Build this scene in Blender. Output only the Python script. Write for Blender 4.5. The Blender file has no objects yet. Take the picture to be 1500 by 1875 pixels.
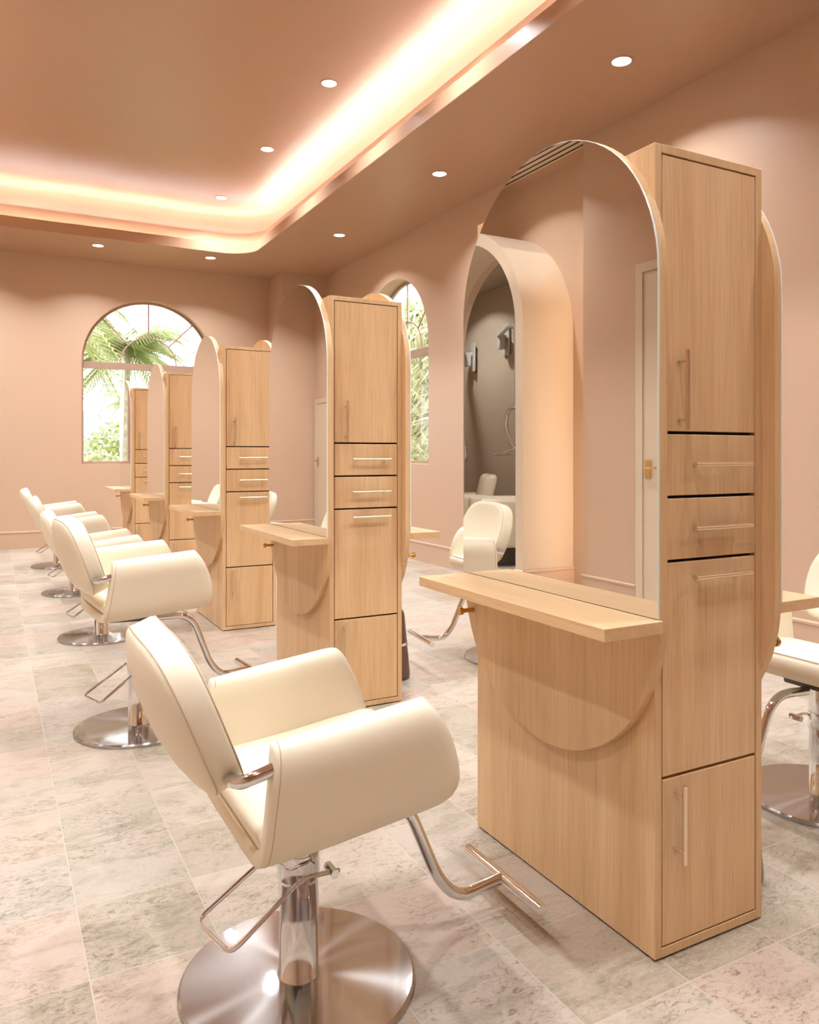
import bpy, bmesh, math, random
from mathutils import Vector, Matrix
from mathutils.geometry import tessellate_polygon

random.seed(7)
PI = math.pi
SC = bpy.context.scene
COL = SC.collection

# ------------------------------------------------------------------ helpers
class MB:
    """collects verts and faces of ONE mesh"""
    def __init__(self):
        self.v = []; self.f = []; self.mi = []; self.cur = 0
    def add(self, vs, fs):
        n = len(self.v)
        self.v += [tuple(p) for p in vs]
        self.f += [tuple(i + n for i in f) for f in fs]
        self.mi += [self.cur] * len(fs)
    def box(self, x0, x1, y0, y1, z0, z1, bev=0.0, seg=2):
        bm = bmesh.new()
        bmesh.ops.create_cube(bm, size=1.0)
        for v in bm.verts:
            v.co = Vector(((x0 + x1) / 2 + v.co.x * (x1 - x0), (y0 + y1) / 2 + v.co.y * (y1 - y0), (z0 + z1) / 2 + v.co.z * (z1 - z0)))
        if bev > 0:
            bmesh.ops.bevel(bm, geom=list(bm.edges), offset=bev, segments=seg, affect='EDGES', profile=0.5)
        bm.verts.index_update()
        self.add([v.co[:] for v in bm.verts], [[v.index for v in f.verts] for f in bm.faces])
        bm.free()
        return self
    def loft(self, rings, cap0=True, cap1=True, closed=True):
        n = len(rings[0]); vs = [p for r in rings for p in r]; fs = []
        for k in range(len(rings) - 1):
            for i in range(n if closed else n - 1):
                j = (i + 1) % n
                fs.append((k * n + i, k * n + j, (k + 1) * n + j, (k + 1) * n + i))
        if cap0: fs.append(tuple(range(n)))
        if cap1: fs.append(tuple((len(rings) - 1) * n + i for i in range(n)))
        self.add(vs, fs)
        return self
    def lathe(self, prof, c=(0, 0, 0), n=48, axis='z'):
        rings = []
        for r, h in prof:
            ring = []
            for i in range(n):
                a = 2 * PI * i / n
                if axis == 'z': p = (c[0] + r * math.cos(a), c[1] + r * math.sin(a), c[2] + h)
                elif axis == 'x': p = (c[0] + h, c[1] + r * math.cos(a), c[2] + r * math.sin(a))
                else: p = (c[0] + r * math.cos(a), c[1] + h, c[2] + r * math.sin(a))
                ring.append(p)
            rings.append(ring)
        return self.loft(rings)
    def tube(self, path, r, n=12, closed=False, caps=True):
        P = [Vector(p) for p in path]; m = len(P); rings = []
        up = None
        for i in range(m):
            a = P[(i - 1) % m] if (closed or i > 0) else P[i]
            b = P[(i + 1) % m] if (closed or i < m - 1) else P[i]
            t = (b - a).normalized()
            if up is None:
                up = Vector((0, 0, 1)) if abs(t.z) < 0.9 else Vector((1, 0, 0))
            s = t.cross(up)
            if s.length < 1e-6: s = t.orthogonal()
            s.normalize(); u = s.cross(t).normalized(); up = u
            rr = r(i / max(1, m - 1)) if callable(r) else r
            rings.append([P[i] + s * (rr * math.cos(2 * PI * k / n)) + u * (rr * math.sin(2 * PI * k / n)) for k in range(n)])
        if closed: rings.append(rings[0])
        return self.loft(rings, cap0=caps and not closed, cap1=caps and not closed)
    def build(self, name, mats, parent=None, smooth=True, angle=35, sub=0):
        me = bpy.data.meshes.new(name)
        me.from_pydata(self.v, [], self.f)
        if not isinstance(mats, (list, tuple)): mats = [mats]
        for m in mats: me.materials.append(m)
        if len(mats) > 1: me.polygons.foreach_set('material_index', self.mi)
        bm = bmesh.new(); bm.from_mesh(me)
        bmesh.ops.remove_doubles(bm, verts=bm.verts, dist=1e-6)
        bmesh.ops.recalc_face_normals(bm, faces=bm.faces)
        bm.to_mesh(me); bm.free()
        if smooth:
            me.shade_smooth()
            if not sub: me.set_sharp_from_angle(angle=math.radians(angle))
        o = bpy.data.objects.new(name, me); COL.objects.link(o)
        if sub:
            md = o.modifiers.new('sub', 'SUBSURF'); md.levels = sub; md.render_levels = sub
        if parent: o.parent = parent
        return o

def empty(name, loc=(0, 0, 0), rz=0.0):
    o = bpy.data.objects.new(name, None); COL.objects.link(o)
    o.location = loc; o.rotation_euler = (0, 0, rz); o.empty_display_size = 0.1
    return o
def tag(o, label=None, cat=None, group=None, kind=None):
    if label: o['label'] = label
    if cat: o['category'] = cat
    if group: o['group'] = group
    if kind: o['kind'] = kind
    return o
def struct(o): o['kind'] = 'structure'; return o
def copy_tree(o, parent=None):
    c = o.copy(); COL.objects.link(c)
    if parent: c.parent = parent
    for ch in list(o.children): copy_tree(ch, c)
    return c
def catmull(pts, n=8, closed=True):
    P = [Vector(p) for p in pts]; m = len(P); out = []
    for i in range(m if closed else m - 1):
        p0 = P[(i - 1) % m] if closed or i > 0 else P[0]; p1 = P[i]; p2 = P[(i + 1) % m]
        p3 = P[(i + 2) % m] if closed or i < m - 2 else P[-1]
        for k in range(n):
            t = k / n
            out.append(0.5 * ((2 * p1) + (p2 - p0) * t + (2 * p0 - 5 * p1 + 4 * p2 - p3) * t * t + (3 * p1 - p0 - 3 * p2 + p3) * t ** 3))
    if not closed: out.append(P[-1])
    return out
def fillet(pts, r, n=7):
    """polyline with rounded inner corners"""
    P = [Vector(p) for p in pts]; out = [P[0]]
    for i in range(1, len(P) - 1):
        a = (P[i - 1] - P[i]); b = (P[i + 1] - P[i])
        d = min(r, a.length * .48, b.length * .48)
        s = P[i] + a.normalized() * d; e = P[i] + b.normalized() * d
        for k in range(n + 1):
            t = k / n
            out.append((1 - t) ** 2 * s + 2 * t * (1 - t) * P[i] + t * t * e)
    out.append(P[-1])
    return out
def interp(tab, x):
    if x <= tab[0][0]: return tab[0][1]
    for (a, va), (b, vb) in zip(tab, tab[1:]):
        if x <= b: return va + (vb - va) * (x - a) / (b - a)
    return tab[-1][1]

# ------------------------------------------------------------------ materials
def new_mat(name):
    m = bpy.data.materials.new(name); m.use_nodes = True
    nt = m.node_tree; b = nt.nodes['Principled BSDF']
    return m, nt, b
def N(nt, t, **kw):
    n = nt.nodes.new(t)
    for k, v in kw.items():
        if k in n.inputs: n.inputs[k].default_value = v
        else: setattr(n, k, v)
    return n
def ramp(nt, stops, interp_='LINEAR'):
    r = nt.nodes.new('ShaderNodeValToRGB'); cr = r.color_ramp; cr.interpolation = interp_
    while len(cr.elements) < len(stops): cr.elements.new(0.5)
    for e, (p, c) in zip(cr.elements, stops): e.position = p; e.color = (*c, 1)
    return r
def simple(name, col, rough=.5, metal=0.0, spec=.5, noise=0.0, nscale=8.0, bump=0.0, bscale=200.0):
    m, nt, b = new_mat(name)
    b.inputs['Base Color'].default_value = (*col, 1); b.inputs['Roughness'].default_value = rough
    b.inputs['Metallic'].default_value = metal; b.inputs['Specular IOR Level'].default_value = spec
    tc = N(nt, 'ShaderNodeTexCoord')
    if noise:
        n = N(nt, 'ShaderNodeTexNoise', Scale=nscale, Detail=3.0)
        nt.links.new(tc.outputs['Object'], n.inputs['Vector'])
        r = ramp(nt, [(.3, tuple(c * (1 - noise) for c in col)), (.7, tuple(min(1, c * (1 + noise)) for c in col))])
        nt.links.new(n.outputs['Fac'], r.inputs['Fac']); nt.links.new(r.outputs['Color'], b.inputs['Base Color'])
    if bump:
        n2 = N(nt, 'ShaderNodeTexNoise', Scale=bscale, Detail=2.0)
        nt.links.new(tc.outputs['Object'], n2.inputs['Vector'])
        bp = N(nt, 'ShaderNodeBump', Strength=bump, Distance=.002)
        nt.links.new(n2.outputs['Fac'], bp.inputs['Height']); nt.links.new(bp.outputs['Normal'], b.inputs['Normal'])
    return m
def wood(name, axis='z', tint=1.0):
    m, nt, b = new_mat(name)
    tc = N(nt, 'ShaderNodeTexCoord'); oi = N(nt, 'ShaderNodeObjectInfo')
    mul = N(nt, 'ShaderNodeMath', operation='MULTIPLY'); mul.inputs[1].default_value = 37.0
    nt.links.new(oi.outputs['Random'], mul.inputs[0])
    addv = N(nt, 'ShaderNodeVectorMath', operation='ADD')
    nt.links.new(tc.outputs['Object'], addv.inputs[0]); nt.links.new(mul.outputs[0], addv.inputs[1])
    def mapped(long, cross):
        mp = N(nt, 'ShaderNodeMapping')
        s = {'x': (long, cross, cross), 'y': (cross, long, cross), 'z': (cross, cross, long)}[axis]
        mp.inputs['Scale'].default_value = s
        nt.links.new(addv.outputs[0], mp.inputs['Vector'])
        return mp
    n1 = N(nt, 'ShaderNodeTexNoise', Scale=1.0, Detail=6.0, Roughness=.62, Distortion=.35)
    nt.links.new(mapped(.7, 9.0).outputs[0], n1.inputs['Vector'])
    n2 = N(nt, 'ShaderNodeTexNoise', Scale=1.0, Detail=3.0, Roughness=.6)
    nt.links.new(mapped(5.0, 260.0).outputs[0], n2.inputs['Vector'])
    n3 = N(nt, 'ShaderNodeTexNoise', Scale=1.0, Detail=4.0, Roughness=.55, Distortion=1.2)
    nt.links.new(mapped(1.6, 55.0).outputs[0], n3.inputs['Vector'])
    t = lambda c: tuple(x * tint for x in c)
    r1 = ramp(nt, [(.30, t((.64, .425, .225))), (.52, t((.735, .510, .290))), (.72, t((.79, .570, .345)))])
    nt.links.new(n1.outputs['Fac'], r1.inputs['Fac'])
    r3 = ramp(nt, [(.32, (.88, .84, .80)), (.6, (1, 1, 1))])
    nt.links.new(n3.outputs['Fac'], r3.inputs['Fac'])
    r2 = ramp(nt, [(.32, (.84, .79, .74)), (.5, (1, 1, 1))])
    nt.links.new(n2.outputs['Fac'], r2.inputs['Fac'])
    m1 = N(nt, 'ShaderNodeMixRGB', blend_type='MULTIPLY'); m1.inputs[0].default_value = .55
    m2 = N(nt, 'ShaderNodeMixRGB', blend_type='MULTIPLY'); m2.inputs[0].default_value = .8
    nt.links.new(r1.outputs[0], m1.inputs[1]); nt.links.new(r3.outputs[0], m1.inputs[2])
    nt.links.new(m1.outputs[0], m2.inputs[1]); nt.links.new(r2.outputs[0], m2.inputs[2])
    nt.links.new(m2.outputs[0], b.inputs['Base Color'])
    b.inputs['Roughness'].default_value = .42; b.inputs['Specular IOR Level'].default_value = .35
    bp = N(nt, 'ShaderNodeBump', Strength=.12, Distance=.001)
    nt.links.new(n2.outputs['Fac'], bp.inputs['Height']); nt.links.new(bp.outputs['Normal'], b.inputs['Normal'])
    return m
def emission(name, col, s):
    m = bpy.data.materials.new(name); m.use_nodes = True; nt = m.node_tree; nt.nodes.clear()
    e = N(nt, 'ShaderNodeEmission', Strength=s); e.inputs['Color'].default_value = (*col, 1)
    o = N(nt, 'ShaderNodeOutputMaterial'); nt.links.new(e.outputs[0], o.inputs[0])
    return m

M = {}
ANISO_ROT = 0.25
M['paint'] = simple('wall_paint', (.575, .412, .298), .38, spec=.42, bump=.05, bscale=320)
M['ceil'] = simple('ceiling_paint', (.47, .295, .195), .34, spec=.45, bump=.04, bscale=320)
M['cream_paint'] = simple('cream_wall_paint', (.66, .54, .41), .45, bump=.04, bscale=320)
M['taupe'] = simple('taupe_wall_paint', (.40, .31, .225), .5, bump=.04, bscale=320)
M['wood'] = wood('oak_laminate', 'z')
M['woody'] = wood('oak_laminate_long', 'y')
M['gap'] = simple('recess_shade', (.02, .012, .008), .8)  # near-black colour stands in for the shade in gaps and recesses
M['leather'] = simple('cream_vinyl', (.86, .78, .62), .40, spec=.42, noise=.012, nscale=3, bump=.10, bscale=420)
M['piping'] = simple('seam_thread', (.60, .48, .33), .6)
M['chrome'] = simple('polished_chrome', (.80, .80, .81), .07, metal=1.0)
M['gold'] = simple('champagne_metal', (.88, .72, .52), .32, metal=1.0)
M['brass'] = simple('brass_peg', (.62, .37, .11), .3, metal=1.0)
M['lever'] = simple('brass_lever', (.80, .58, .25), .2, metal=1.0)
M['dark'] = simple('dark_metal_pan', (.10, .085, .07), .5, metal=.3)
M['bronze'] = simple('bronze_enamel', (.17, .105, .07), .22, metal=.6)
M['grey'] = simple('grey_plastic', (.52, .50, .47), .35)
M['frame'] = simple('window_frame_paint', (.42, .28, .22), .45)
M['lens'] = emission('lamp_lens', (1.0, .94, .88), 14.0)
M['led'] = emission('led_strip_glow', (1.0, .95, .93), 115.0)
M['ledsoft'] = emission('led_ledge_glow', (1.0, .93, .88), 75.0)
M['alcled'] = emission('alcove_led_glow', (1.0, .84, .64), 26.0)
M['glassedge'] = simple('glass_edge', (.80, .90, .88), .12, spec=.8)
# mirror
M['mirror'] = simple('mirror_silver', (.90, .905, .89), .0, metal=1.0)
# polished steel base, turned: circular brushing
m, nt, b = new_mat('turned_steel')
b.inputs['Base Color'].default_value = (.50, .49, .49, 1); b.inputs['Metallic'].default_value = 1.0
b.inputs['Anisotropic'].default_value = 1.0; b.inputs['Anisotropic Rotation'].default_value = ANISO_ROT
tn = N(nt, 'ShaderNodeTangent', direction_type='RADIAL', axis='Z'); nt.links.new(tn.outputs[0], b.inputs['Tangent'])
tc = N(nt, 'ShaderNodeTexCoord')
n_ = N(nt, 'ShaderNodeTexNoise', Scale=9.0, Detail=6.0, Roughness=.7); nt.links.new(tc.outputs['Object'], n_.inputs['Vector'])
b.inputs['Roughness'].default_value = .24
gs = N(nt, 'ShaderNodeBsdfGlossy', Roughness=.06); gs.inputs[0].default_value = (.50, .49, .49, 1)
mxs = N(nt, 'ShaderNodeMixShader'); mxs.inputs[0].default_value = .45
nt.links.new(b.outputs[0], mxs.inputs[1]); nt.links.new(gs.outputs[0], mxs.inputs[2]); nt.links.new(mxs.outputs[0], nt.nodes['Material Output'].inputs[0])
M['steel'] = m
# window glass: clear pane with a weak reflection
m = bpy.data.materials.new('window_glass'); m.use_nodes = True; nt = m.node_tree; nt.nodes.clear()
tr = N(nt, 'ShaderNodeBsdfTransparent'); tr.inputs[0].default_value = (.97, .985, .97, 1)
gl = N(nt, 'ShaderNodeBsdfGlossy', Roughness=.0); lw = N(nt, 'ShaderNodeLayerWeight'); pw = N(nt, 'ShaderNodeMath', operation='POWER'); pw.inputs[1].default_value = 5.0
fr = N(nt, 'ShaderNodeMath', operation='MULTIPLY_ADD'); fr.inputs[1].default_value = .9; fr.inputs[2].default_value = .06
nt.links.new(lw.outputs['Facing'], pw.inputs[0]); nt.links.new(pw.outputs[0], fr.inputs[0])
mx = N(nt, 'ShaderNodeMixShader'); ou = N(nt, 'ShaderNodeOutputMaterial')
nt.links.new(fr.outputs[0], mx.inputs[0]); nt.links.new(tr.outputs[0], mx.inputs[1]); nt.links.new(gl.outputs[0], mx.inputs[2]); nt.links.new(mx.outputs[0], ou.inputs[0])
M['glass'] = m
# stone floor tiles
def stone():
    m, nt, b = new_mat('tumbled_stone_tiles')
    L = nt.links.new
    tc = N(nt, 'ShaderNodeTexCoord')
    mp = N(nt, 'ShaderNodeMapping'); mp.inputs['Location'].default_value = (-.217 / .331, -2.107 / .356, 0)
    mp.inputs['Scale'].default_value = (1 / .331, 1 / .356, 1)
    L(tc.outputs['Object'], mp.inputs['Vector'])
    fl = N(nt, 'ShaderNodeVectorMath', operation='FLOOR'); L(mp.outputs[0], fl.inputs[0])
    frc = N(nt, 'ShaderNodeVectorMath', operation='FRACTION'); L(mp.outputs[0], frc.inputs[0])
    wn = N(nt, 'ShaderNodeTexWhiteNoise', noise_dimensions='3D'); L(fl.outputs[0], wn.inputs['Vector'])
    # grout mask
    sep = N(nt, 'ShaderNodeSeparateXYZ'); L(frc.outputs[0], sep.inputs[0])
    def edge(o):
        a = N(nt, 'ShaderNodeMath', operation='SUBTRACT'); L(o, a.inputs[0]); a.inputs[1].default_value = .5
        ab = N(nt, 'ShaderNodeMath', operation='ABSOLUTE'); L(a.outputs[0], ab.inputs[0]); return ab
    mxm = N(nt, 'ShaderNodeMath', operation='MAXIMUM'); L(edge(sep.outputs[0]).outputs[0], mxm.inputs[0]); L(edge(sep.outputs[1]).outputs[0], mxm.inputs[1])
    gm = N(nt, 'ShaderNodeMapRange'); gm.inputs[1].default_value = .4925; gm.inputs[2].default_value = .497; L(mxm.outputs[0], gm.inputs[0])
    # per tile coordinates with a random offset and stretch
    sc = N(nt, 'ShaderNodeVectorMath', operation='SCALE'); sc.inputs['Scale'].default_value = 30.0; L(wn.outputs['Color'], sc.inputs[0])
    ad = N(nt, 'ShaderNodeVectorMath', operation='ADD'); L(tc.outputs['Object'], ad.inputs[0]); L(sc.outputs[0], ad.inputs[1])
    st = N(nt, 'ShaderNodeMapping'); st.inputs['Scale'].default_value = (1.0, 1.9, 1.0); st.inputs['Rotation'].default_value = (0, 0, .35)
    L(ad.outputs[0], st.inputs[0])
    big = N(nt, 'ShaderNodeTexNoise', Scale=4.5, Detail=7.0, Roughness=.62, Distortion=1.3); L(st.outputs[0], big.inputs['Vector'])
    fine = N(nt, 'ShaderNodeTexNoise', Scale=38.0, Detail=5.0, Roughness=.72, Distortion=1.0); L(st.outputs[0], fine.inputs['Vector'])
    vein = N(nt, 'ShaderNodeTexNoise', Scale=9.0, Detail=8.0, Roughness=.6, Distortion=3.2); L(st.outputs[0], vein.inputs['Vector'])
    tile = ramp(nt, [(0.0, (.43, .385, .30)), (.12, (.62, .575, .51)), (.24, (.66, .52, .455)), (.36, (.50, .485, .44)), (.48, (.68, .62, .555)), (.6, (.44, .41, .335)), (.72, (.57, .555, .525)), (.84, (.64, .54, .47)), (1.0, (.40, .345, .265))], 'CONSTANT')
    L(wn.outputs['Value'], tile.inputs['Fac'])
    patch = ramp(nt, [(.26, (.74, .735, .72)), (.38, (.60, .575, .53)), (.46, (.68, .55, .49)), (.52, (.60, .545, .47)), (.58, (.44, .40, .32)), (.66, (.36, .29, .21)), (.76, (.64, .50, .42))])
    L(big.outputs['Fac'], patch.inputs['Fac'])
    m1 = N(nt, 'ShaderNodeMixRGB', blend_type='MIX'); m1.inputs[0].default_value = .45; L(tile.outputs[0], m1.inputs[1]); L(patch.outputs[0], m1.inputs[2])
    fr_ = ramp(nt, [(.36, (.42, .395, .345)), (.46, (.86, .84, .81)), (.56, (1, 1, 1)), (.70, (1.0, .985, .955))]); L(fine.outputs['Fac'], fr_.inputs['Fac'])
    # mottling comes and goes over the stone
    area = N(nt, 'ShaderNodeTexNoise', Scale=3.2, Detail=3.0, Distortion=.6); L(ad.outputs[0], area.inputs['Vector'])
    ar = ramp(nt, [(.42, (.12,) * 3), (.60, (.95,) * 3)]); L(area.outputs['Fac'], ar.inputs['Fac'])
    m2 = N(nt, 'ShaderNodeMixRGB', blend_type='MULTIPLY'); L(ar.outputs[0], m2.inputs[0]); L(m1.outputs[0], m2.inputs[1]); L(fr_.outputs[0], m2.inputs[2])
    vr = ramp(nt, [(.455, (0, 0, 0)), (.5, (1, 1, 1)), (.545, (0, 0, 0))]); L(vein.outputs['Fac'], vr.inputs['Fac'])
    vm = N(nt, 'ShaderNodeMath', operation='MULTIPLY'); vm.inputs[1].default_value = .38; L(vr.outputs[0], vm.inputs[0])
    m3 = N(nt, 'ShaderNodeMixRGB', blend_type='MIX'); L(vm.outputs[0], m3.inputs[0]); L(m2.outputs[0], m3.inputs[1]); m3.inputs[2].default_value = (.70, .62, .56, 1)
    m4 = N(nt, 'ShaderNodeMixRGB', blend_type='MIX'); L(gm.outputs[0], m4.inputs[0]); L(m3.outputs[0], m4.inputs[1]); m4.inputs[2].default_value = (.66, .60, .53, 1)
    m5 = N(nt, 'ShaderNodeMixRGB', blend_type='MULTIPLY'); m5.inputs[0].default_value = 1.0; L(m4.outputs[0], m5.inputs[1]); m5.inputs[2].default_value = (.76, .74, .695, 1)
    L(m5.outputs[0], b.inputs['Base Color'])
    rr = ramp(nt, [(.3, (.30,) * 3), (.7, (.48,) * 3)]); L(fine.outputs['Fac'], rr.inputs['Fac']); L(rr.outputs[0], b.inputs['Roughness'])
    b.inputs['Specular IOR Level'].default_value = .45
    inv = N(nt, 'ShaderNodeMath', operation='MULTIPLY_ADD'); L(gm.outputs[0], inv.inputs[0]); inv.inputs[1].default_value = -1.5; L(fine.outputs['Fac'], inv.inputs[2])
    bp = N(nt, 'ShaderNodeBump', Strength=.18, Distance=.0015); L(inv.outputs[0], bp.inputs['Height']); L(bp.outputs[0], b.inputs['Normal'])
    return m
M['stone'] = stone()
M['leaf'] = simple('palm_leaf', (.46, .50, .22), .5, noise=.25, nscale=5)
M['leafpale'] = simple('pale_leaf', (.68, .70, .48), .55, noise=.3, nscale=6)
M['trunk'] = simple('palm_trunk_bark', (.50, .43, .33), .8, noise=.3, nscale=12)
M['lawn'] = simple('dry_lawn', (.42, .42, .25), .9, noise=.15, nscale=2)
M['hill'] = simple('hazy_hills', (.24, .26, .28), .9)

# ------------------------------------------------------------------ room
XR, XL, XP, YB, YF, ZC, ZT = 4.67, -1.95, -1.72, 12.17, -3.2, 4.13, 4.75
HC = 1.3203

fl = MB(); fl.add([(-3.4, YF, 0), (XR, YF, 0), (XR, YB, 0), (-3.4, YB, 0)], [(0, 1, 2, 3)])
struct(fl.build('floor', M['stone'], smooth=False))

def arch_pts(c, hw, spring, n=40):
    return [(c - hw * math.cos(PI * i / n), spring + hw * math.sin(PI * i / n)) for i in range(n + 1)]
def arch_wall(name, fmap, u0, u1, z1, holes, depth, mat, z0=0.0):
    """wall in the (u,z) plane with arched openings (centre, half width, sill, spring) and reveals"""
    mb = MB()
    q = lambda pts: mb.add([fmap(u, z, 0) for u, z in pts], [tuple(range(len(pts)))])
    u = u0
    for c, hw, sill, spring in sorted(holes):
        q([(u, z0), (c - hw, z0), (c - hw, z1), (u, z1)])
        if sill > z0: q([(c - hw, z0), (c + hw, z0), (c + hw, sill), (c - hw, sill)])
        A = arch_pts(c, hw, spring)
        for a, b in zip(A, A[1:]): q([a, b, (b[0], z1), (a[0], z1)])
        path = [(c - hw, sill)] + A + [(c + hw, sill)]
        for a, b in zip(path, path[1:]):
            mb.add([fmap(*a, 0), fmap(*b, 0), fmap(*b, depth), fmap(*a, depth)], [(0, 1, 2, 3)])
        if sill > z0:
            a, b = (c - hw, sill), (c + hw, sill)
            mb.add([fmap(*a, 0), fmap(*b, 0), fmap(*b, depth), fmap(*a, depth)], [(0, 1, 2, 3)])
        u = c + hw
    q([(u, z0), (u1, z0), (u1, z1), (u, z1)])
    return mb.build(name, mat, smooth=False)
BW = (2.095, .952, 1.18, 2.665)      # back window: centre, half width, sill, spring
RW = (9.20, .952, 1.20, 2.665)       # right window
struct(arch_wall('wall_back', lambda u, z, d: (u, YB + d, z), XL, XR, ZC, [BW], .16, M['paint']))
struct(arch_wall('wall_right', lambda u, z, d: (XR + d, u, z), YF, YB, ZC, [RW], .26, M['paint']))
PC, PR, PRI, PSP = 6.99, 1.12, 1.0, 2.49        # arched portal on the left wall
struct(arch_wall('wall_left', lambda u, z, d: (XL - d, u, z), 5.46, YB, ZC, [(PC, PRI, 0.0, PSP)], .10, M['paint']))
w = MB(); w.add([(XP, YF, 0), (XP, 5.46, 0), (XP, 5.46, ZC), (XP, YF, ZC), (XL, 5.46, 0), (XL, 5.46, ZC)], [(0, 1, 2, 3), (1, 4, 5, 2)])
struct(w.build('wall_pier', M['paint'], smooth=False))
w = MB(); w.add([(XP, YF, 0), (XR, YF, 0), (XR, YF, ZC), (XP, YF, ZC)], [(0, 1, 2, 3)])
struct(w.build('wall_front', M['paint'], smooth=False))
w = MB(); w.add([(3.93, YB, 0), (3.93, 11.52, 0), (XR, 11.52, 0), (3.93, YB, ZC), (3.93, 11.52, ZC), (XR, 11.52, ZC)], [(0, 1, 4, 3), (1, 2, 5, 4)])
struct(w.build('wall_corner', M['paint'], smooth=False))
# alcove behind the portal
w = MB(); w.add([(-3.4, 5.2, 0), (-3.4, 11.2, 0), (-3.4, 11.2, 3.7), (-3.4, 5.2, 3.7), (XL - .1, 5.2, 0), (XL - .1, 5.2, 3.7), (XL - .1, 11.2, 0), (XL - .1, 11.2, 3.7)],
                [(0, 1, 2, 3), (4, 0, 3, 5), (1, 6, 7, 2), (3, 2, 7, 5)])
struct(w.build('wall_alcove', M['taupe'], smooth=False))
# portal surround: an arched box standing out from the left wall
def arch_loop(c, r, sp, n=40): return [(c - r, 0)] + arch_pts(c, r, sp, n) + [(c + r, 0)]
po = MB(); O_, I_ = arch_loop(PC, PR, PSP), arch_loop(PC, PRI, PSP)
XPF = -1.36
for k in range(len(O_) - 1):
    a, b_, c_, d_ = O_[k], O_[k + 1], I_[k + 1], I_[k]
    po.add([(XPF, *a), (XPF, *b_), (XPF, *c_), (XPF, *d_)], [(0, 1, 2, 3)])
    po.add([(XPF, *a), (XPF, *b_), (XL, *b_), (XL, *a)], [(0, 1, 2, 3)])
    po.add([(XPF, *d_), (XPF, *c_), (XL, *c_), (XL, *d_)], [(0, 1, 2, 3)])
portal = struct(po.build('wall_portal', M['cream_paint'], angle=40))

# baseboards with a rounded top
def baseboard(name, pts, nrm, h=.245, t=.016):
    """pts: floor polyline, nrm: for each segment the direction into the room"""
    mb = MB()
    prof = [(0, 0), (t, 0), (t, h - .03), (t + .006, h - .022), (t + .006, h - .008), (t * .6, h), (0, h)]
    for (a, b_), n_ in zip(zip(pts, pts[1:]), nrm):
        r0 = [(a[0] + n_[0] * d, a[1] + n_[1] * d, z) for d, z in prof]; r1 = [(b_[0] + n_[0] * d, b_[1] + n_[1] * d, z) for d, z in prof]
        mb.loft([r0, r1])
    return struct(mb.build(name, M['paint'], angle=25))
XN = -1.76
baseboard('baseboard_back', [(XN, YB), (3.93, YB)], [(0, -1)])
baseboard('baseboard_right', [(XR, YF), (XR, 11.52)], [(-1, 0)])
baseboard('baseboard_corner', [(3.93, YB), (3.93, 11.50), (XR, 11.52)], [(-1, 0), (0, -1)])
baseboard('baseboard_left', [(XL, PC + PR), (XL, 11.05)], [(1, 0)])
baseboard('baseboard_pier', [(XP, 4.80), (XP, 5.47)], [(1, 0)])
baseboard('baseboard_portal', [(XPF, PC - PR + .12), (XPF, PC - PR - .012), (XL, PC - PR)], [(1, 0), (0, -1)])

# ceiling soffit with the rounded tray opening, tray and light trough
TX0, TX1, TY0, TY1, TR = -.65, 3.238, -1.7, 10.86, .42
def rrect(off, z, n=12):
    r = TR + off; out = []
    for cx, cy, a0 in ((TX1 - TR, TY1 - TR, 0), (TX0 + TR, TY1 - TR, PI / 2), (TX0 + TR, TY0 + TR, PI), (TX1 - TR, TY0 + TR, 1.5 * PI)):
        for k in range(n + 1):
            a = a0 + PI / 2 * k / n
            out.append((cx + r * math.cos(a), cy + r * math.sin(a), z))
    return out
ce = MB()
outer = [(XL - .1, YF, ZC), (XR, YF, ZC), (XR, YB, ZC), (XL - .1, YB, ZC)]
inner = rrect(0, ZC)
tri = tessellate_polygon([[Vector(p) for p in outer], [Vector(p) for p in inner]])
ce.add(outer + inner, [t for t in tri])
ce.loft([rrect(.55, 4.425), rrect(.55, 4.50)] + [rrect(.55 - .25 * (1 - math.cos(a)), 4.50 + .25 * math.sin(a)) for a in [PI / 2 * k / 10 for k in range(1, 11)]], cap0=False, cap1=True)
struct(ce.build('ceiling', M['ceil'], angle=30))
lip = MB()
lip.loft([rrect(0, ZC), rrect(-.003, ZC + .005), rrect(-.003, ZC + .135), rrect(0, ZC + .14), rrect(.02, ZC + .14), rrect(.02, ZC + .10), rrect(.13, ZC + .10), rrect(.13, 4.445), rrect(.15, 4.445), rrect(.15, 4.425), rrect(.55, 4.425)], cap0=False, cap1=False)
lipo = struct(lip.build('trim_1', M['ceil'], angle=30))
st = MB(); st.loft([rrect(.185, 4.436), rrect(.205, 4.436)], cap0=False, cap1=False)
st.build('light_strip', M['led'], lipo, smooth=False)

st = MB(); st.loft([rrect(.032, ZC + .106), rrect(.044, ZC + .106)], cap0=False, cap1=False)
st.build('ledge_strip', M['ledsoft'], lipo, smooth=False)

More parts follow.
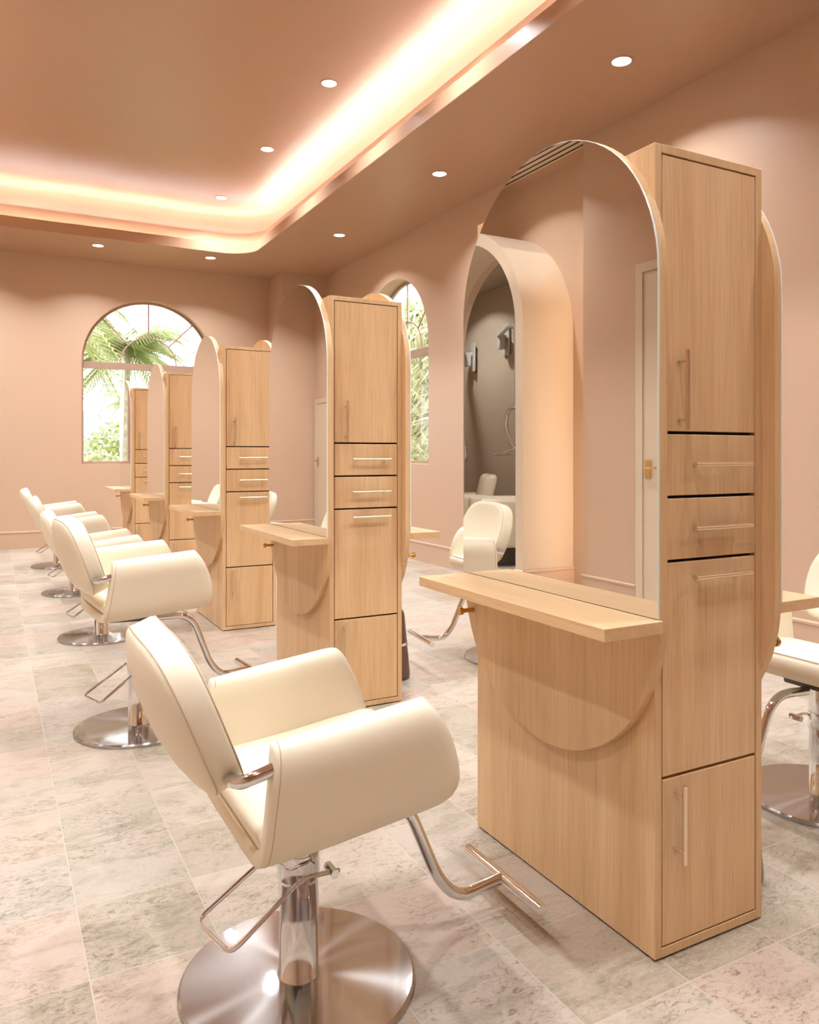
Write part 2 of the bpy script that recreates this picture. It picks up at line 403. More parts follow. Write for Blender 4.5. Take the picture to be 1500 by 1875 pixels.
# doors on the left side
def door(name, fmap, u0, u1, h):
    """fmap(u, z, d): d into the room"""
    e = empty(name); struct(e)
    def bx(mb, a0, a1, z0, z1, d0, d1):
        P = [fmap(u, z, d) for u in (a0, a1) for z in (z0, z1) for d in (d0, d1)]
        mb.add(P, [(0, 1, 3, 2), (4, 5, 7, 6), (0, 1, 5, 4), (2, 3, 7, 6), (0, 2, 6, 4), (1, 3, 7, 5)])
    f = MB(); w_ = .075
    bx(f, u0 - w_, u0, 0, h + w_, 0, .022); bx(f, u1, u1 + w_, 0, h + w_, 0, .022); bx(f, u0, u1, h, h + w_, 0, .022)
    f.build('door_frame', M['cream_paint'], e, smooth=False)
    l = MB(); bx(l, u0 + .005, u1 - .005, .006, h - .005, 0, .012)
    leaf_ = l.build('door_leaf', M['cream_paint'], e, smooth=False)
    hd = MB(); uh = u1 - .06; bx(hd, uh - .03, uh + .03, 1.13, 1.27, .012, .02)
    hd.tube([fmap(uh, 1.21, .02), fmap(uh, 1.21, .06), fmap(uh - .015, 1.21, .066), fmap(uh - .13, 1.21, .066)], .010)
    hd.build('door_lever', M['lever'], leaf_)
    return e
XN = -1.76          # the left wall steps in at the far corner
w = MB(); w.add([(XL, 11.05, 0), (XN, 11.05, 0), (XN, YB, 0), (XL, 11.05, ZC), (XN, 11.05, ZC), (XN, YB, ZC)], [(0, 1, 4, 3), (1, 2, 5, 4)])
struct(w.build('wall_return', M['paint'], smooth=False))
door('door_2', lambda u, z, d: (XN + d, u, z), 11.16, 12.06, 2.15)
door('door_1', lambda u, z, d: (XP + d, u, z), 3.78, 4.715, 2.80)

# windows
def window(name, fmap, c, hw, sill, spring):
    e = empty(name); struct(e)
    f3 = lambda u, z, d: Vector(fmap(u, z, d))
    fr = MB(); t = .035
    A, B = [(c - hw, sill)] + arch_pts(c, hw, spring) + [(c + hw, sill)], [(c - hw + t, sill + t)] + arch_pts(c, hw - t, spring) + [(c + hw - t, sill + t)]
    A.append(A[0]); B.append(B[0])
    rings = [[f3(*a, 0) for a in A[:-1]], [f3(*b_, 0) for b_ in B[:-1]], [f3(*b_, .04) for b_ in B[:-1]], [f3(*a, .04) for a in A[:-1]]]
    fr.loft(rings + [rings[0]], cap0=False, cap1=False)
    fr.build('window_frame', M['frame'], e, angle=30)
    tb = MB()
    P = [f3(u, z, d) for u in (c - hw + t, c + hw - t) for z in (spring - .085, spring + .01) for d in (-.025, .045)]
    tb.add(P, [(0, 1, 3, 2), (4, 5, 7, 6), (0, 1, 5, 4), (2, 3, 7, 6), (0, 2, 6, 4), (1, 3, 7, 5)])
    tb.build('transom', M['frame'], e, smooth=False)
    mu = MB(); ri = .41
    mu.tube([f3(c - ri * math.cos(PI * k / 24), spring + ri * math.sin(PI * k / 24), .02) for k in range(25)], .011, n=8)
    mu.build('muntin_arc', M['frame'], e)
    for a in (PI / 4, PI / 2, 3 * PI / 4):
        s = MB(); s.tube([f3(c + r * math.cos(a), spring + r * math.sin(a), .02) for r in (ri, hw - t * .5)], .011, n=8)
        s.build('muntin', M['frame'], e)
    g = MB(); L_ = B[:-1]
    g.add([f3(*b_, .022) for b_ in L_], [tuple(range(len(L_)))])
    g.build('pane', M['glass'], e, smooth=False)
    return e
window('window_1', lambda u, z, d: (u, YB + .11 + d, z), *BW)
window('window_2', lambda u, z, d: (XR + .20 + d, u, z), *RW)

# ------------------------------------------------------------------ mirror stations
W, L, H = .414, .8402, 2.13
HX, HY = W / 2, L / 2
PXF = .24                     # pill front from the centre line
PW, PZ0, PZ1 = .4625, .44, 2.25
def pill_outline(s=0.0, zcut=None, n=36):
    r = PW - s; zt, zb = PZ1 - PW, PZ0 + PW
    pts = [(r * math.cos(PI * k / n), zt + r * math.sin(PI * k / n)) for k in range(n + 1)]
    if zcut is None: pts += [(-r * math.cos(PI * k / n), zb - r * math.sin(PI * k / n)) for k in range(n + 1)]
    else: pts += [(-r, zcut + s), (r, zcut + s)]
    return pts
def handle(mb, p0, p1, out, r=.0062):
    """bar from p0 to p1 at `out` (-y) in front of the face y=-HY; two standoffs"""
    a, b_ = Vector(p0), Vector(p1); d = b_ - a
    y = -HY - out
    q = lambda t: Vector((a.x + d.x * t, y, a.z + d.z * t))
    mb.tube([q(0), q(.004), q(.996), q(1)], r, n=14)
    for t in (.13, .87):
        p = q(t); mb.tube([p, (p.x, -HY + .001, p.z)], .0046, n=10)
def make_station():
    root = empty('mirror_station')
    c = MB(); pt, ft = .024, .022
    c.box(-HX, -HX + pt, -HY, HY, .006, H, .0012, 1); c.box(HX - pt, HX, -HY, HY, .006, H, .0012, 1)
    c.box(-HX + pt, HX - pt, -HY, HY, H - ft, H, .0008, 1); c.box(-HX + pt, HX - pt, -HY, HY, .006, .030, .0008, 1)
    c.box(-HX + pt, HX - pt, HY - .02, HY, .03, H - ft)
    c.cur = 1; c.box(-HX + pt, HX - pt, -HY + .024, -HY + .03, .03, H - ft); c.box(-HX + .012, HX - .012, -HY + .012, HY - .012, 0, .006)  # black backing for the gap shade; toe strip is a painted shadow line
    c.build('carcass', [M['wood'], M['gap']], root, angle=30)
    g = .0042; x0, x1 = -HX + pt + g, HX - pt - g
    def front(name, z0, z1, hp):
        d = MB(); d.box(x0, x1, -HY + .001, -HY + .020, z0 + g, z1 - g, .0012, 1)
        o = d.build(name, M['wood'], root, angle=30)
        h = MB(); handle(h, *hp, .030); h.build('handle', M['gold'], o)
    hv = -HX + .088
    front('door', 1.377, H - ft, ((hv, 0, 1.384), (hv, 0, 1.594)))
    front('drawer', 1.207, 1.377, ((-.090, 0, 1.293), (.128, 0, 1.293)))
    front('drawer', 1.038, 1.207, ((-.090, 0, 1.124), (.128, 0, 1.124)))
    front('drawer', .472, 1.038, ((-.090, 0, .994), (.128, 0, .994)))
    front('door', .030, .472, ((hv - .012, 0, .250), (hv - .012, 0, .455)))
    for s in (-1, 1):
        # s=-1: the face towards -x; the other one is the same turned by 180 degrees
        tf = lambda d, y, z: (s * d, y * -s, z)
        p = MB(); out = pill_outline(); e1 = pill_outline(.0015)
        p.loft([[tf(HX, *q) for q in out], [tf(PXF - .0075, *q) for q in out], [tf(PXF - .006, *q) for q in e1]])
        p.build('arched_panel', M['wood'], root, angle=30)
        m_ = MB(); a = pill_outline(0, .902); b_ = pill_outline(.0012, .902)
        m_.cur = 1; m_.loft([[tf(PXF - .0058, *q) for q in a], [tf(PXF - .0012, *q) for q in a], [tf(PXF, *q) for q in b_]], cap1=False)
        m_.cur = 0; m_.add([tf(PXF, *q) for q in b_], [tuple(range(len(b_)))])
        m_.build('mirror', [M['mirror'], M['glassedge']], root, angle=20)
        sh = MB()
        ya, yb = sorted((-.475 * -s, .447 * -s)); xa, xb = sorted((s * (PXF - .0055), s * (PXF + .188)))
        sh.box(xa, xb, ya, yb, .868, .900, .0012, 1)
        sh.build('shelf', M['woody'], root, angle=30)
        pg = MB(); yy = .405
        pg.lathe([(0.0001, 0), (.008, 0), (.008, .046), (.014, .047), (.0145, .058), (.013, .060), (.0001, .060)], n=20, axis='x')
        vs = [tf(PXF - .006 + v[0], yy + v[1], .775 + v[2]) for v in pg.v]; pg.v = vs
        pg.build('tool_peg', M['brass'], root)
    return root
SY = [1.4876, 3.6995, 5.7907, 7.9124, 9.9951]
SX = 1.5176 + HX
st_labels = ['large oak mirror station in the foreground beside the nearest cream chair',
             'second oak mirror station from the front, right of the arched mirror row',
             'third oak mirror station from the front, in the middle of the row',
             'fourth oak mirror station from the front, standing before the back window',
             'farthest and smallest oak mirror station, overlapping the back window']
station = make_station()
for i, y in enumerate(SY):
    o = station if i == 0 else copy_tree(station)
    o.location = (SX, y + HY, 0)
    tag(o, st_labels[i], 'salon station', 'back to back mirror stations in a row')

# ------------------------------------------------------------------ styling chairs
def make_chair():
    root = empty('styling_chair')
    TILT = .12
    # --- arms and underside: one upholstered U shell
    outer = [(0, .437), (.12, .437), (.20, .439), (.243, .447), (.270, .468), (.286, .505), (.296, .56), (.306, .62), (.312, .66), (.309, .692), (.297, .716), (.279, .728), (.262, .728)]
    innr = [(.262, .728), (.247, .720), (.238, .700), (.235, .67), (.237, .62), (.237, .56), (.230, .51), (.205, .490), (.16, .484), (.08, .484), (0, .484)]
    def dense(P, m_):
        C = catmull([(y, z, 0) for y, z in P], 8, False)
        Ls = [0]
        for p, q in zip(C, C[1:]): Ls.append(Ls[-1] + (q - p).length)
        out = []
        for k in range(m_):
            t = Ls[-1] * k / (m_ - 1)
            i = min(len(Ls) - 2, max(j for j in range(len(Ls)) if Ls[j] <= t + 1e-9))
            u = (t - Ls[i]) / max(1e-9, Ls[i + 1] - Ls[i]); p = C[i].lerp(C[i + 1], min(1, u)); out.append((p.x, p.y))
        return out
    NO = 30
    half = dense(outer, NO) + dense(innr, NO)[1:]
    half[0] = (0, .437); half[-1] = (0, .484)
    loop2 = half + [(-y, z) for y, z in reversed(half[1:-1])]
    n0 = len(half)
    xf_tab = [(.43, .262), (.445, .285), (.47, .303), (.505, .308), (.55, .300), (.60, .284), (.65, .262), (.69, .240), (.715, .222), (.735, .200)]
    xb = lambda z: -.158 - .085 * (.73 - z)
    xf = lambda z: interp(xf_tab, z)
    # outward inset direction: pull ring points towards the shell mid line for rounded ends
    m = len(half); mid = []
    for i in range(m):
        j = m - 1 - i
        mid.append(((half[i][0] + half[j][0]) / 2, (half[i][1] + half[j][1]) / 2))
    mid2 = mid + [(-y, z) for y, z in reversed(mid[1:-1])]
    rings = []
    for t, k in ((0, .62), (.004, .44), (.012, .34), (.03, .29), (.10, .20), (.2, .08), (.32, 0), (.45, 0), (.6, 0), (.75, 0), (.88, 0), (.93, .03), (.965, .13), (.985, .28), (.996, .48), (1.0, .7)):
        ring = []
        for (y, z), (my, mz) in zip(loop2, mid2):
            yy, zz = y + (my - y) * k, z + (mz - z) * k
            x = xb(mz) + (xf(mz) - xb(mz)) * t if False else xb(z) + (xf(z) - xb(z)) * t
            ring.append((x, yy, zz + TILT * x))
        rings.append(ring)
    sh = MB()
    n = len(loop2); vs = [p for r in rings for p in r]; fs = []
    for k in range(len(rings) - 1):
        for i in range(n):
            j = (i + 1) % n
            fs.append((k * n + i, k * n + j, (k + 1) * n + j, (k + 1) * n + i))
    for base in (0, (len(rings) - 1) * n):     # end caps: strips between outer and inner profile
        R = [base + i for i in range(n0)]
        Lf = [base] + [base + n - i for i in range(1, n0 - 1)] + [base + n0 - 1]
        for S in (R, Lf):
            for i in range((n0 - 1) // 2):
                a, b_, c_, d_ = S[i], S[i + 1], S[n0 - 2 - i], S[n0 - 1 - i]
                q = [a, b_, c_, d_]
                if len(set(q)) == 4: fs.append(tuple(q))
                elif len(set(q)) == 3: fs.append(tuple(dict.fromkeys(q)))
    sh.add(vs, fs)
    shell = sh.build('arm_shell', M['leather'], root, angle=75)
    # seam around the back rim
    path = []
    q_ = half[2:NO + 2]; m_q = mid[2:NO + 2]
    for sg, seq in ((-1, list(zip(q_, m_q))[::-1]), (1, list(zip(q_, m_q)))):
        for (y, z), (my, mz) in seq:
            t, k = .034, .285
            x = xb(z) + (xf(z) - xb(z)) * t
            path.append((x, sg * (y + (my - y) * k), z + (mz - z) * k + TILT * x))
    pp = MB(); pp.tube(path, .0013, n=6)
    pp.build('piping', M['piping'], shell)
    # --- seat cushion with a waterfall front
    prof = [(-.172, .490), (-.178, .515), (-.165, .534), (-.10, .541), (.05, .538), (.20, .540), (.275, .539), (.306, .532), (.319, .515), (.322, .49), (.314, .468), (.296, .456), (.25, .452), (.0, .47)]
    sc = MB(); ys = [(-.240, .80), (-.236, .94), (-.225, 1.0), (-.12, 1.0), (0, 1.0), (.12, 1.0), (.225, 1.0), (.236, .94), (.240, .80)]
    cx_, cz_ = .08, .495
    rings = [[(cx_ + (x - cx_) * (1 - (1 - s) * .1), y, cz_ + (z - cz_) * s + TILT * x) for x, z in prof] for y, s in ys]
    sc.loft(rings); cush = sc.build('seat', M['leather'], root, angle=60)
    pp = MB(); pp.tube([(.3085, y, .5325 + TILT * .308) for y in (-.235, -.1, 0, .1, .235)], .0016, n=6)
    pp.build('piping', M['piping'], cush)
    # --- backrest
    oh = [(0, 0), (.10, .0), (.18, .004), (.218, .022), (.238, .062), (.250, .12), (.253, .18), (.244, .238), (.219, .29), (.177, .326), (.118, .346), (.055, .352), (0, .354)]
    pts = [Vector((y, h)) for y, h in oh] + [Vector((-y, h)) for y, h in reversed(oh[1:-1])]
    pts = catmull([(p.x, p.y, 0) for p in pts], 3)
    ctr = Vector((0, .165, 0)); ud = Vector((-.375, 0, .927)).normalized(); nd = Vector((ud.z, 0, -ud.x)); org = Vector((-.243, 0, .590))
    def bp(p, s, d):
        q = ctr + (p - ctr) * s
        wrap = .30 * q.x * q.x          # the back wraps a little round the sitter
        curve = .30 * (q.y - .16) ** 2 - .0
        return org + ud * q.y + Vector((0, q.x, 0)) + nd * (d + wrap + curve)
    bk = MB()
    lay = [(.02, .030), (.35, .031), (.65, .034), (.85, .038), (.94, .038), (.98, .033), (1.0, .022), (1.0, 0), (1.0, -.026), (.985, -.036), (.95, -.042), (.85, -.050), (.6, -.060), (.3, -.066), (.02, -.067)]
    bk.loft([[bp(p, s, d) for p in pts] for s, d in lay])
    back = bk.build('backrest', M['leather'], root, angle=60)
    pp = MB(); pp.tube([bp(p, 1.0, -.030) for p in pts], .0019, n=6, closed=True)
    pp.build('piping', M['piping'], back)
    pp = MB(); pp.tube([bp(p, .983, .0332) for p in pts], .0012, n=6, closed=True)
    pp.build('piping', M['piping'], back)
    for s in (-1, 1):
        t = MB(); t.tube(catmull([(-.236, s * .205, .640), (-.236, s * .240, .636), (-.222, s * .268, .640), (-.190, s * .278, .650), (-.13, s * .276, .664)], 6, False), .0145, n=16)
        t.build('back_tube', M['chrome'], root)
    # --- pan, column, base
    pn = MB(); pn.box(-.12, .10, -.10, .10, .402, .440, .008); pn.build('seat_pan', M['dark'], root)
    co = MB(); co.lathe([(.0001, .018), (.053, .018), (.053, .024), (.0495, .027), (.0495, .262), (.0535, .268), (.0535, .330), (.0001, .330)], n=48); co.build('column', M['chrome'], root, angle=50)
    ba = MB(); ba.lathe([(.0001, .0), (.291, .0), (.293, .006), (.292, .012), (.286, .017), (.10, .0215), (.0001, .0215)], n=96); ba.build('base', M['steel'], root, angle=30)
    ps = MB(); ps.lathe([(.0001, .12), (.0515, .262), (.0515, .405), (.0001, .405)], n=40); ps.build('piston', M['chrome'], root, angle=50)
    # --- pump lever: bent rod loop
    lv = MB()
    lv.tube(fillet([(.075, -.082, .296), (-.02, -.082, .300), (-.195, -.082, .170), (-.235, .085, .170), (-.03, .085, .300), (.05, .085, .298)], .03), .0058, n=10)
    lv.tube([(.058, -.050, .296), (.058, -.098, .296)], .012, n=6); lv.tube([(.04, .05, .298), (.04, .098, .298)], .012, n=6)
    lv.build('pump_lever', M['chrome'], root)
    ft = MB(); ft.tube(fillet([(.10, 0, .395), (.295, 0, .405), (.405, 0, .150), (.47, 0, .082), (.615, 0, .098)], .12, 9), .0165, n=18)
    foot = ft.build('foot_tube', M['chrome'], root)
    fb = MB(); fb.tube([(.622, y, .098) for y in (-.185, -.183, 0, .183, .185)], .0168, n=18); fb.build('foot_bar', M['chrome'], root)
    return root
chair = make_chair()
RAISED = ('arm_shell', 'seat', 'backrest', 'back_tube', 'seat_pan', 'piston', 'foot_tube', 'foot_bar')
def raise_seat(o, dz):
    for ch in o.children:
        if ch.name.split('.')[0] in RAISED: ch.location.z = dz
chair_spots = [
    ((.680, 1.862), 0.0, 'cream styling chair in the foreground, closest to the camera, before the nearest mirror'),
    ((.628, 3.955), .09, 'second cream styling chair from the front, directly behind the foreground chair'),
    ((.70, 6.05), 0.0, 'third cream styling chair from the front in the left row'),
    ((.70, 8.10), 0.0, 'fourth cream styling chair from the front in the left row'),
    ((.69, 10.10), 0.0, 'farthest cream styling chair of the left row, near the back wall'),
    ((2.82, 1.90), PI, 'cream styling chair at the right picture edge, seen from its seat front'),
    ((2.97, 4.18), PI - .12, 'cream styling chair half hidden behind the left edge of the largest mirror'),
]
for i, ((x, y), rz, lab) in enumerate(chair_spots):
    o = chair if i == 0 else copy_tree(chair)
    o.location = (x, y, 0); o.rotation_euler.z = rz
    raise_seat(o, {1: .13, 5: .03, 6: .08}.get(i, 0.0))
    if i == 1:          # its seat is pumped up and sits a little flatter
        for ch in o.children:
            if ch.name.split('.')[0] in RAISED and not ch.name.startswith('piston'): ch.rotation_euler.y = .05; ch.location.x = -.06
            if ch.name.startswith('backrest'): ch.location = (-.018, 0, .09)
            if ch.name.startswith('back_tube'): ch.location = (-.045, 0, .115)
    tag(o, lab, 'chair', 'cream styling chairs at the mirror stations')

# bins behind the stations
def make_bin():
    root = empty('waste_bin')
    b_ = MB(); b_.lathe([(.0001, .004), (.098, .004), (.103, .010), (.103, .028), (.070, .375), (.062, .395), (.040, .404), (.0001, .405)], n=40)
    b_.build('bin_body', M['bronze'], root, angle=40)
    r_ = MB(); r_.lathe([(.0880, .196), (.0915, .198), (.0905, .212), (.0865, .214)], n=40); r_.build('band', M['chrome'], root)
    r_ = MB(); r_.lathe([(.0001, 0), (.099, 0), (.099, .008), (.0001, .008)], n=40); r_.build('foot_ring', M['dark'], root)
    return root
b0 = make_bin(); b0.location = (2.095, 4.13, 0)
tag(b0, 'dark bronze tapered bin peeking out behind the second station from the front', 'bin', 'bronze bins behind the stations')
b1 = copy_tree(b0); b1.location = (2.052, 1.69, 0); b1.scale = (.9, .9, .98)
tag(b1, 'dark bronze tapered bin peeking out right of the foreground station', 'bin', 'bronze bins behind the stations')

# ------------------------------------------------------------------ downlights
def make_downlight(z):
    root = empty('downlight', (0, 0, z))
    r_ = MB(); r_.lathe([(.066, -.001), (.069, -.006), (.080, -.005), (.084, 0)], n=40); 
    o = r_.build('trim_ring', M['ceil'], root)
    l_ = MB(); l_.lathe([(.0001, -.003), (.067, -.003), (.067, -.001), (.0001, -.001)], n=40)
    l_.build('lens', M['lens'], root)
    ld = bpy.data.lights.new('lamp', 'AREA'); ld.shape = 'DISK'; ld.size = .125; ld.energy = 1.0; ld.color = (.95, .98, 1.0); ld.spread = math.radians(125)
    lo = bpy.data.objects.new('lamp', ld); COL.objects.link(lo); lo.parent = root; lo.location = (0, 0, -.0045)
    return root, ld
DL, DLD = make_downlight(ZC)
DLD.energy = 29.0
spots = [
    (3.97, 4.21, ZC, 'large recessed downlight in the right soffit, nearest above the biggest mirror'),
    (3.955, 6.76, ZC, 'recessed downlight in the right soffit, just left of the arched top of the biggest mirror'),
    (3.93, 9.26, ZC, 'recessed downlight in the right soffit above the right arched window'),
    (2.76, 11.2, ZC, 'recessed downlight in the back soffit below the rounded tray corner'),
    (1.26, 11.25, ZC, 'recessed downlight in the back soffit above the back window'),
    (2.75, 6.72, ZT, 'recessed downlight in the raised tray, nearest the camera'),
    (2.73, 8.50, ZT, 'recessed downlight in the raised tray, second from the camera'),
    (2.71, 10.4, ZT, 'recessed downlight in the raised tray, nearest the glowing back corner'),
    (-.24, 11.25, ZC, 'recessed downlight in the back soffit beyond the left picture edge'),
    (3.98, 1.7, ZC, 'recessed downlight in the right soffit, above the right edge chair'),
    (3.98, -.8, ZC, 'recessed downlight in the right soffit, behind the camera'),
    (2.78, 5.1, ZT, 'recessed downlight in the raised tray, above the foreground station'),
    (2.75, 3.1, ZT, 'recessed downlight in the raised tray, right above the foreground mirror'),
    (2.75, 1.0, ZT, 'recessed downlight in the raised tray, above and behind the camera'),
    (1.15, 3.3, ZT, 'added unseen fill downlight in the middle of the tray, above the two front chairs'),  # added out of view to brighten the station shelves
    (1.15, .9, ZT, 'added unseen fill downlight in the middle of the tray, just in front of the camera'),  # also added out of view, for the shelf fronts
    (-.35, 4.7, ZT, 'recessed downlight in the left half of the tray, above the second chair'),
    (-.35, 2.3, ZT, 'recessed downlight in the left half of the tray, above the foreground chair'),
    (-.35, 7.2, ZT, 'recessed downlight in the left half of the tray, above the third chair'),
    (-.35, 9.6, ZT, 'recessed downlight in the left half of the tray, above the farthest chair'),
    (-.35, -.2, ZT, 'recessed downlight in the left half of the tray, behind the camera'),
    (-1.25, 8.6, ZC, 'recessed downlight in the left soffit beyond the arched portal'),
    (-1.15, 6.2, ZC, 'recessed downlight in the left soffit before the arched portal'),
    (-1.2, 10.6, ZC, 'added fill downlight in the left soffit by the far corner'),  # added to light the far left corner that the second mirror reflects
    (-2.75, 7.2, 3.70, 'added fill downlight in the alcove ceiling, right one'),  # added lamp, lifts the otherwise dark alcove
    (-2.75, 9.4, 3.70, 'added fill downlight in the alcove ceiling, left one'),  # second lamp added to brighten the alcove
    (-1.2, 2.0, ZC, 'recessed downlight in the left soffit, left of the camera'),
]
for i, (x, y, z, lab) in enumerate(spots):
    o = DL if i == 0 else copy_tree(DL)
    o.location = (x, y, z - .0005)
    tag(o, lab, 'ceiling light', 'recessed downlights')

# ------------------------------------------------------------------ left side seen in the mirror
gl_ = MB(); gl_.tube([(XL + .03, 5.495, .06), (XL + .03, 5.495, 3.3)], .010, n=8)
gl_.build('light_strip', M['alcled'], portal)
vt = empty('air_vent', (-1.62, 6.3, ZC))
f = MB(); f.box(-.17, .17, -.9, .9, -.012, -.001, .003); f.build('vent_plate', M['cream_paint'], vt)
for k in range(4):
    f = MB(); f.box(-.13 + k * .075, -.113 + k * .075, -.85, .85, -.016, -.011); f.build('slot', M['gap'], vt, smooth=False)
tag(vt, 'linear air vent in the soffit seen at the top of the biggest mirror', 'vent')
def make_processor():
    root = empty('hair_processor')
    b_ = MB(); b_.box(.002, .035, -.075, .075, -.22, .22, .016); b_.build('wall_plate', M['grey'], root)
    a_ = MB(); a_.tube(fillet([(.03, 0, .04), (.16, 0, .04), (.30, -.45, .10), (.42, -.78, .05), (.42, -.80, -.4), (.42, -.80, -1.0)], .08), .032, n=14); a_.build('arm', M['grey'], root)
    j_ = MB(); j_.lathe([(.0001, -.14), (.05, -.14), (.055, -.12), (.055, .06), (.048, .07), (.0001, .07)], c=(.11, 0, 0), n=24); j_.build('joint', M['grey'], root)
    r_ = MB(); r_.tube([(.42 + .05 * math.cos(a), -.80 + .23 * math.sin(a), -1.27 + .27 * math.cos(a)) for a in [2 * PI * k / 40 for k in range(40)]], .03, n=12, closed=True); r_.build('ring', M['chrome'], root)
    d_ = MB(); d_.tube([(.42, -.78, -1.53), (.50, -.62, -1.58)], .012, n=8); d_.lathe([(.0001, .012), (.12, .010), (.15, 0), (.12, -.014), (.0001, -.018)], c=(.52, -.60, -1.60), n=30); d_.build('dish', M['chrome'], root)
    return root
pr = make_processor(); pr.location = (-3.4, 9.0, 2.92)
tag(pr, 'wall mounted ring hair processor, right one in the mirror reflection', 'hair processor', 'ring processors on the alcove wall')
p2 = copy_tree(pr); p2.location = (-3.37, 9.8, 2.76); p2.rotation_euler.z = math.radians(18)
tag(p2, 'wall mounted ring hair processor, left one in the mirror reflection', 'hair processor', 'ring processors on the alcove wall')
def make_lounge():
    root = empty('shampoo_chair')
    def pad(name, x0, x1, y0, y1, z0, z1, bv, lean=0.0, par=root):
        m_ = MB(); m_.box(x0, x1, y0, y1, z0, z1, bv, 5)
        m_.v = [(x - lean * (z - z0), y, z) for x, y, z in m_.v]
        return m_.build(name, M['leather'], par, angle=60)
    pad('seat', -.30, .36, -.25, .25, .34, .50, .05)
    pad('backrest', -.40, -.26, -.26, .26, .46, 1.06, .065, .22)
    pad('armrest', -.34, .30, -.36, -.26, .22, .80, .048, .06); pad('armrest', -.34, .30, .26, .36, .22, .80, .048, .06)
    b_ = MB(); b_.box(-.24, .24, -.22, .22, 0, .34, .01); b_.build('plinth', M['dark'], root)
    return root
lg = make_lounge(); lg.location = (-2.42, 7.86, 0); lg.rotation_euler.z = .35
tag(lg, 'bulky cream shampoo chair in the alcove, right one in the mirror reflection', 'chair', 'shampoo chairs in the alcove')
l2 = copy_tree(lg); l2.location = (-2.42, 8.80, 0)
tag(l2, 'bulky cream shampoo chair in the alcove, left one in the mirror reflection', 'chair', 'shampoo chairs in the alcove')

# ------------------------------------------------------------------ outside
g = MB(); g.add([(-40, 12.6, -.3), (60, 12.6, -.3), (60, 90, -.3), (-40, 90, -.3), (5.2, -20, -.3), (60, -20, -.3), (5.2, 12.6, -.3)], [(0, 1, 2, 3), (4, 5, 1, 6)])
o = struct(g.build('ground_outside', M['lawn'], smooth=False))
h = MB(); hp = [(x, 80 + 4 * math.sin(x * .3), 3.0 + 3.0 * math.sin(x * .09 + .6) ** 2 + 1.2 * math.sin(x * .31)) for x in range(-60, 90, 3)]
h.loft([[(x, y, -.3) for x, y, z in hp], [(x, y + 6, z * .75) for x, y, z in hp], [(x, y + 14, z) for x, y, z in hp], [(x, y + 30, -.3) for x, y, z in hp]], cap0=False, cap1=False, closed=False)
struct(h.build('hills_outside', M['hill']))
def frond(mb, base, az, ln, up, droop, width=.10, nl=24):
    """feather frond: rachis with leaflets each side"""
    d = Vector((math.cos(az), math.sin(az), 0)); s = Vector((-d.y, d.x, 0)); P = []
    for k in range(nl + 1):
        t = k / nl
        P.append(Vector(base) + d * (ln * t) + Vector((0, 0, up * t - droop * t * t)))
    for k in range(1, nl):
        t = k / nl; w_ = ln * .42 * math.sin(PI * min(1, .25 + t * .75)) + .03
        for sg in (-1, 1):
            a = P[k]; tip = a + s * (sg * w_ * .75) + d * (w_ * .7) + Vector((0, 0, -w_ * .45))
            b_ = a + d * (.035 * ln / 1.2 + .012)
            mb.add([a, b_, tip], [(0, 1, 2)])
    mb.tube(P, .008, n=4)
def palm(name, base, h_, ln, nf, lab, rnd, mat='leaf', skirt=.0):
    root = empty(name, base); mb = MB(); r = random.Random(rnd)
    for i in range(nf):
        az = 2 * PI * i / nf + r.uniform(-.25, .25); e = r.uniform(-.9, 1.2)
        frond(mb, (0, 0, h_), az, ln * r.uniform(.75, 1.1), ln * e, ln * (.45 + .4 * max(0, e)))
    mb.build('crown', M[mat], root, smooth=False)
    t = MB(); t.tube([(.02 * math.sin(k), .02 * math.cos(k * 1.3), h_ * k / 8) for k in range(9)], lambda q: .055 * ln * (1.25 - .5 * q), n=12)
    t.build('trunk', M['trunk'], root)
    tag(root, lab, 'palm tree', 'palms outside the back window')
palm('palm_tree', (2.55, 17.6, -.3), 3.95, 1.35, 60, 'pale green palm with spreading fronds left of centre in the back window', 3)
palm('palm_tree', (5.6, 20.2, -.3), 3.75, 1.4, 55, 'pale green palm right of centre in the back window', 5)
palm('palm_tree', (.75, 15.2, -.3), 4.75, 1.6, 44, 'tall palm with fronds hanging in the top left of the back window', 9)
palm('palm_tree', (4.9, 34, -.3), 3.9, .9, 34, 'small distant palm on a thin trunk seen through the back window', 11)
def shrub(name, base, sx, sy, sz, n, ls, lab, rnd, mat='leafpale', blade=False, group=None):
    root = empty(name, base); mb = MB(); r = random.Random(rnd)
    for i in range(n):
        while True:
            p = Vector((r.uniform(-1, 1), r.uniform(-1, 1), r.uniform(-1, 1)))
            if .35 < p.length < 1: break
        c = Vector((p.x * sx, p.y * sy, (p.z + 1) * sz))
        d = Vector((r.gauss(0, 1), r.gauss(0, 1), r.gauss(0, 1) + (.0 if not blade else -.2))).normalized()
        if blade: d = Vector((r.gauss(0, .5), r.gauss(-.5, .35), r.gauss(.75, .3))).normalized()
        s = d.cross(Vector((r.gauss(0, 1), r.gauss(0, 1), r.gauss(0, 1)))).normalized()
        l_ = ls * r.uniform(.6, 1.3); w_ = l_ * (.30 if not blade else .045)
        mb.add([c - d * l_ * .5, c + s * w_, c + d * l_ * .5, c - s * w_], [(0, 1, 2, 3)])
    mb.build('foliage', M[mat], root, smooth=False)
    t = MB()
    for k in range(6):
        a = k * 1.05; t.tube([(0, 0, 0), (math.cos(a) * sx * .25, math.sin(a) * sy * .25, sz * .7), (math.cos(a) * sx * .5, math.sin(a) * sy * .5, sz * 1.4)], .012, n=5)
    t.build('stem', M['trunk'], root)
    tag(root, lab, 'shrub', group)
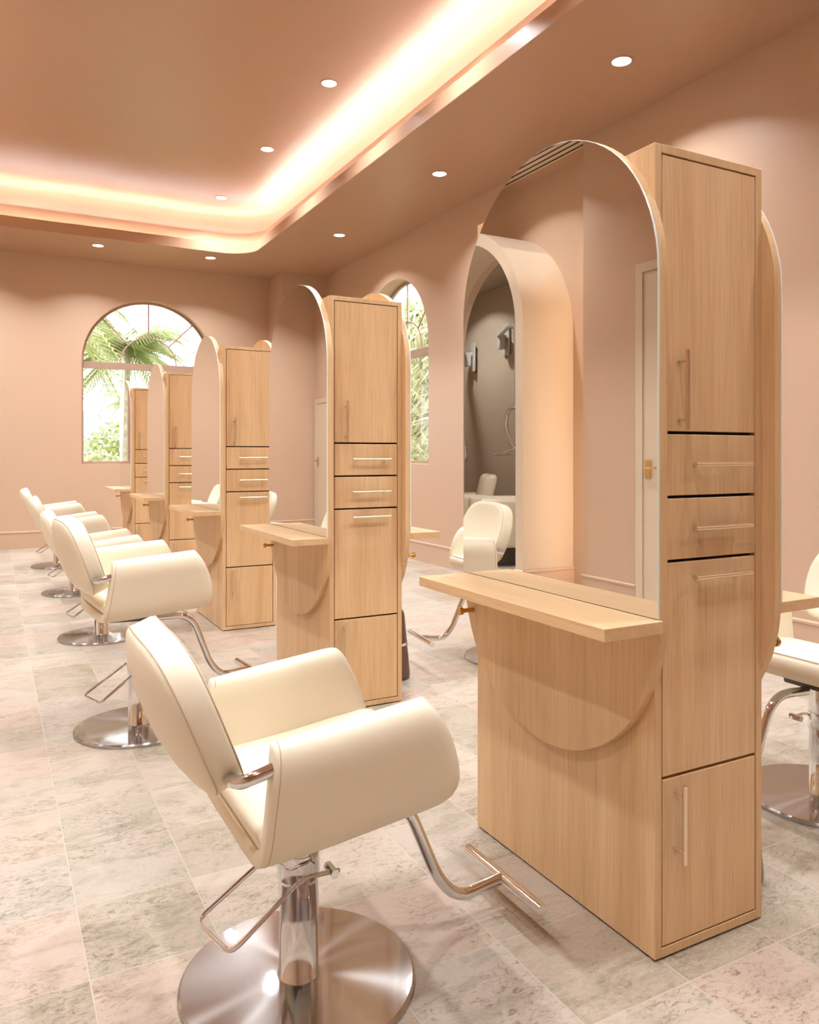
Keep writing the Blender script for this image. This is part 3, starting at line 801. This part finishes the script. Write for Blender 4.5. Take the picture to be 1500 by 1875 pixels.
shrub('shrub', (1.75, 16.0, -.3), .75, .5, .85, 2600, .13, 'round pale shrub low in the left corner of the back window', 21, group='shrubs outside the back window')
shrub('shrub', (3.0, 21.5, -.3), 1.3, .9, 1.25, 2600, .16, 'darker bushy shrub below the distant palm in the back window', 22, 'leaf', group='shrubs outside the back window')
shrub('shrub', (5.2, 17.8, -.3), .9, .6, 1.0, 2600, .16, 'pale shrub behind the farthest mirror in the back window', 23, group='shrubs outside the back window')
shrub('shrub', (1.55, 13.6, -.3), .20, .2, .78, 260, .08, 'small shrub right at the lower left corner of the back window glass', 24, 'leaf', group='shrubs outside the back window')
shrub('grass_shrub', (6.9, 10.6, -.3), .9, 1.5, 2.3, 9000, .75, 'tall pale feathery grass filling the right arched window', 31, 'leafpale', True)
shrub('grass_shrub', (8.3, 14.7, -.3), .9, 1.6, 2.5, 8000, .75, 'second clump of tall feathery grass further along outside the right window', 32, 'leafpale', True)

# ------------------------------------------------------------------ world, camera, render look
wd = bpy.data.worlds.new('World'); SC.world = wd; wd.use_nodes = True
nt = wd.node_tree; bg = nt.nodes['Background']
tc = N(nt, 'ShaderNodeTexCoord'); sp = N(nt, 'ShaderNodeSeparateXYZ'); nt.links.new(tc.outputs['Generated'], sp.inputs[0])
rp = ramp(nt, [(.0, (1.0, .98, .95)), (.45, (.97, .98, 1.0)), (1.0, (.80, .90, 1.0))]); nt.links.new(sp.outputs['Z'], rp.inputs[0])
nt.links.new(rp.outputs[0], bg.inputs[0]); bg.inputs[1].default_value = 4.5

cam = bpy.data.cameras.new('camera'); co = bpy.data.objects.new('camera', cam); COL.objects.link(co)
co.location = (0, 0, HC); co.rotation_euler = (PI / 2, 0, -math.radians(28.1314))
cam.sensor_fit = 'AUTO'; cam.sensor_width = 36.0; cam.lens = 1431.0 / 1875 * 36.0; cam.shift_y = -(937.5 - 831.64) / 1875; cam.clip_start = .05; cam.clip_end = 300
SC.camera = co
vs_ = SC.view_settings
SC.display_settings.display_device = 'sRGB'
vs_.view_transform = 'Standard'; vs_.look = 'None'; vs_.exposure = 0.0; vs_.gamma = 1.0; vs_.use_curve_mapping = False
cy = SC.cycles
cy.use_denoising = True
try: cy.denoiser = 'OPENIMAGEDENOISE'
except Exception: pass
cy.max_bounces = 10; cy.diffuse_bounces = 6; cy.glossy_bounces = 6; cy.transparent_max_bounces = 12
cy.sample_clamp_indirect = 6.0; cy.caustics_reflective = False; cy.caustics_refractive = False; cy.blur_glossy = .5
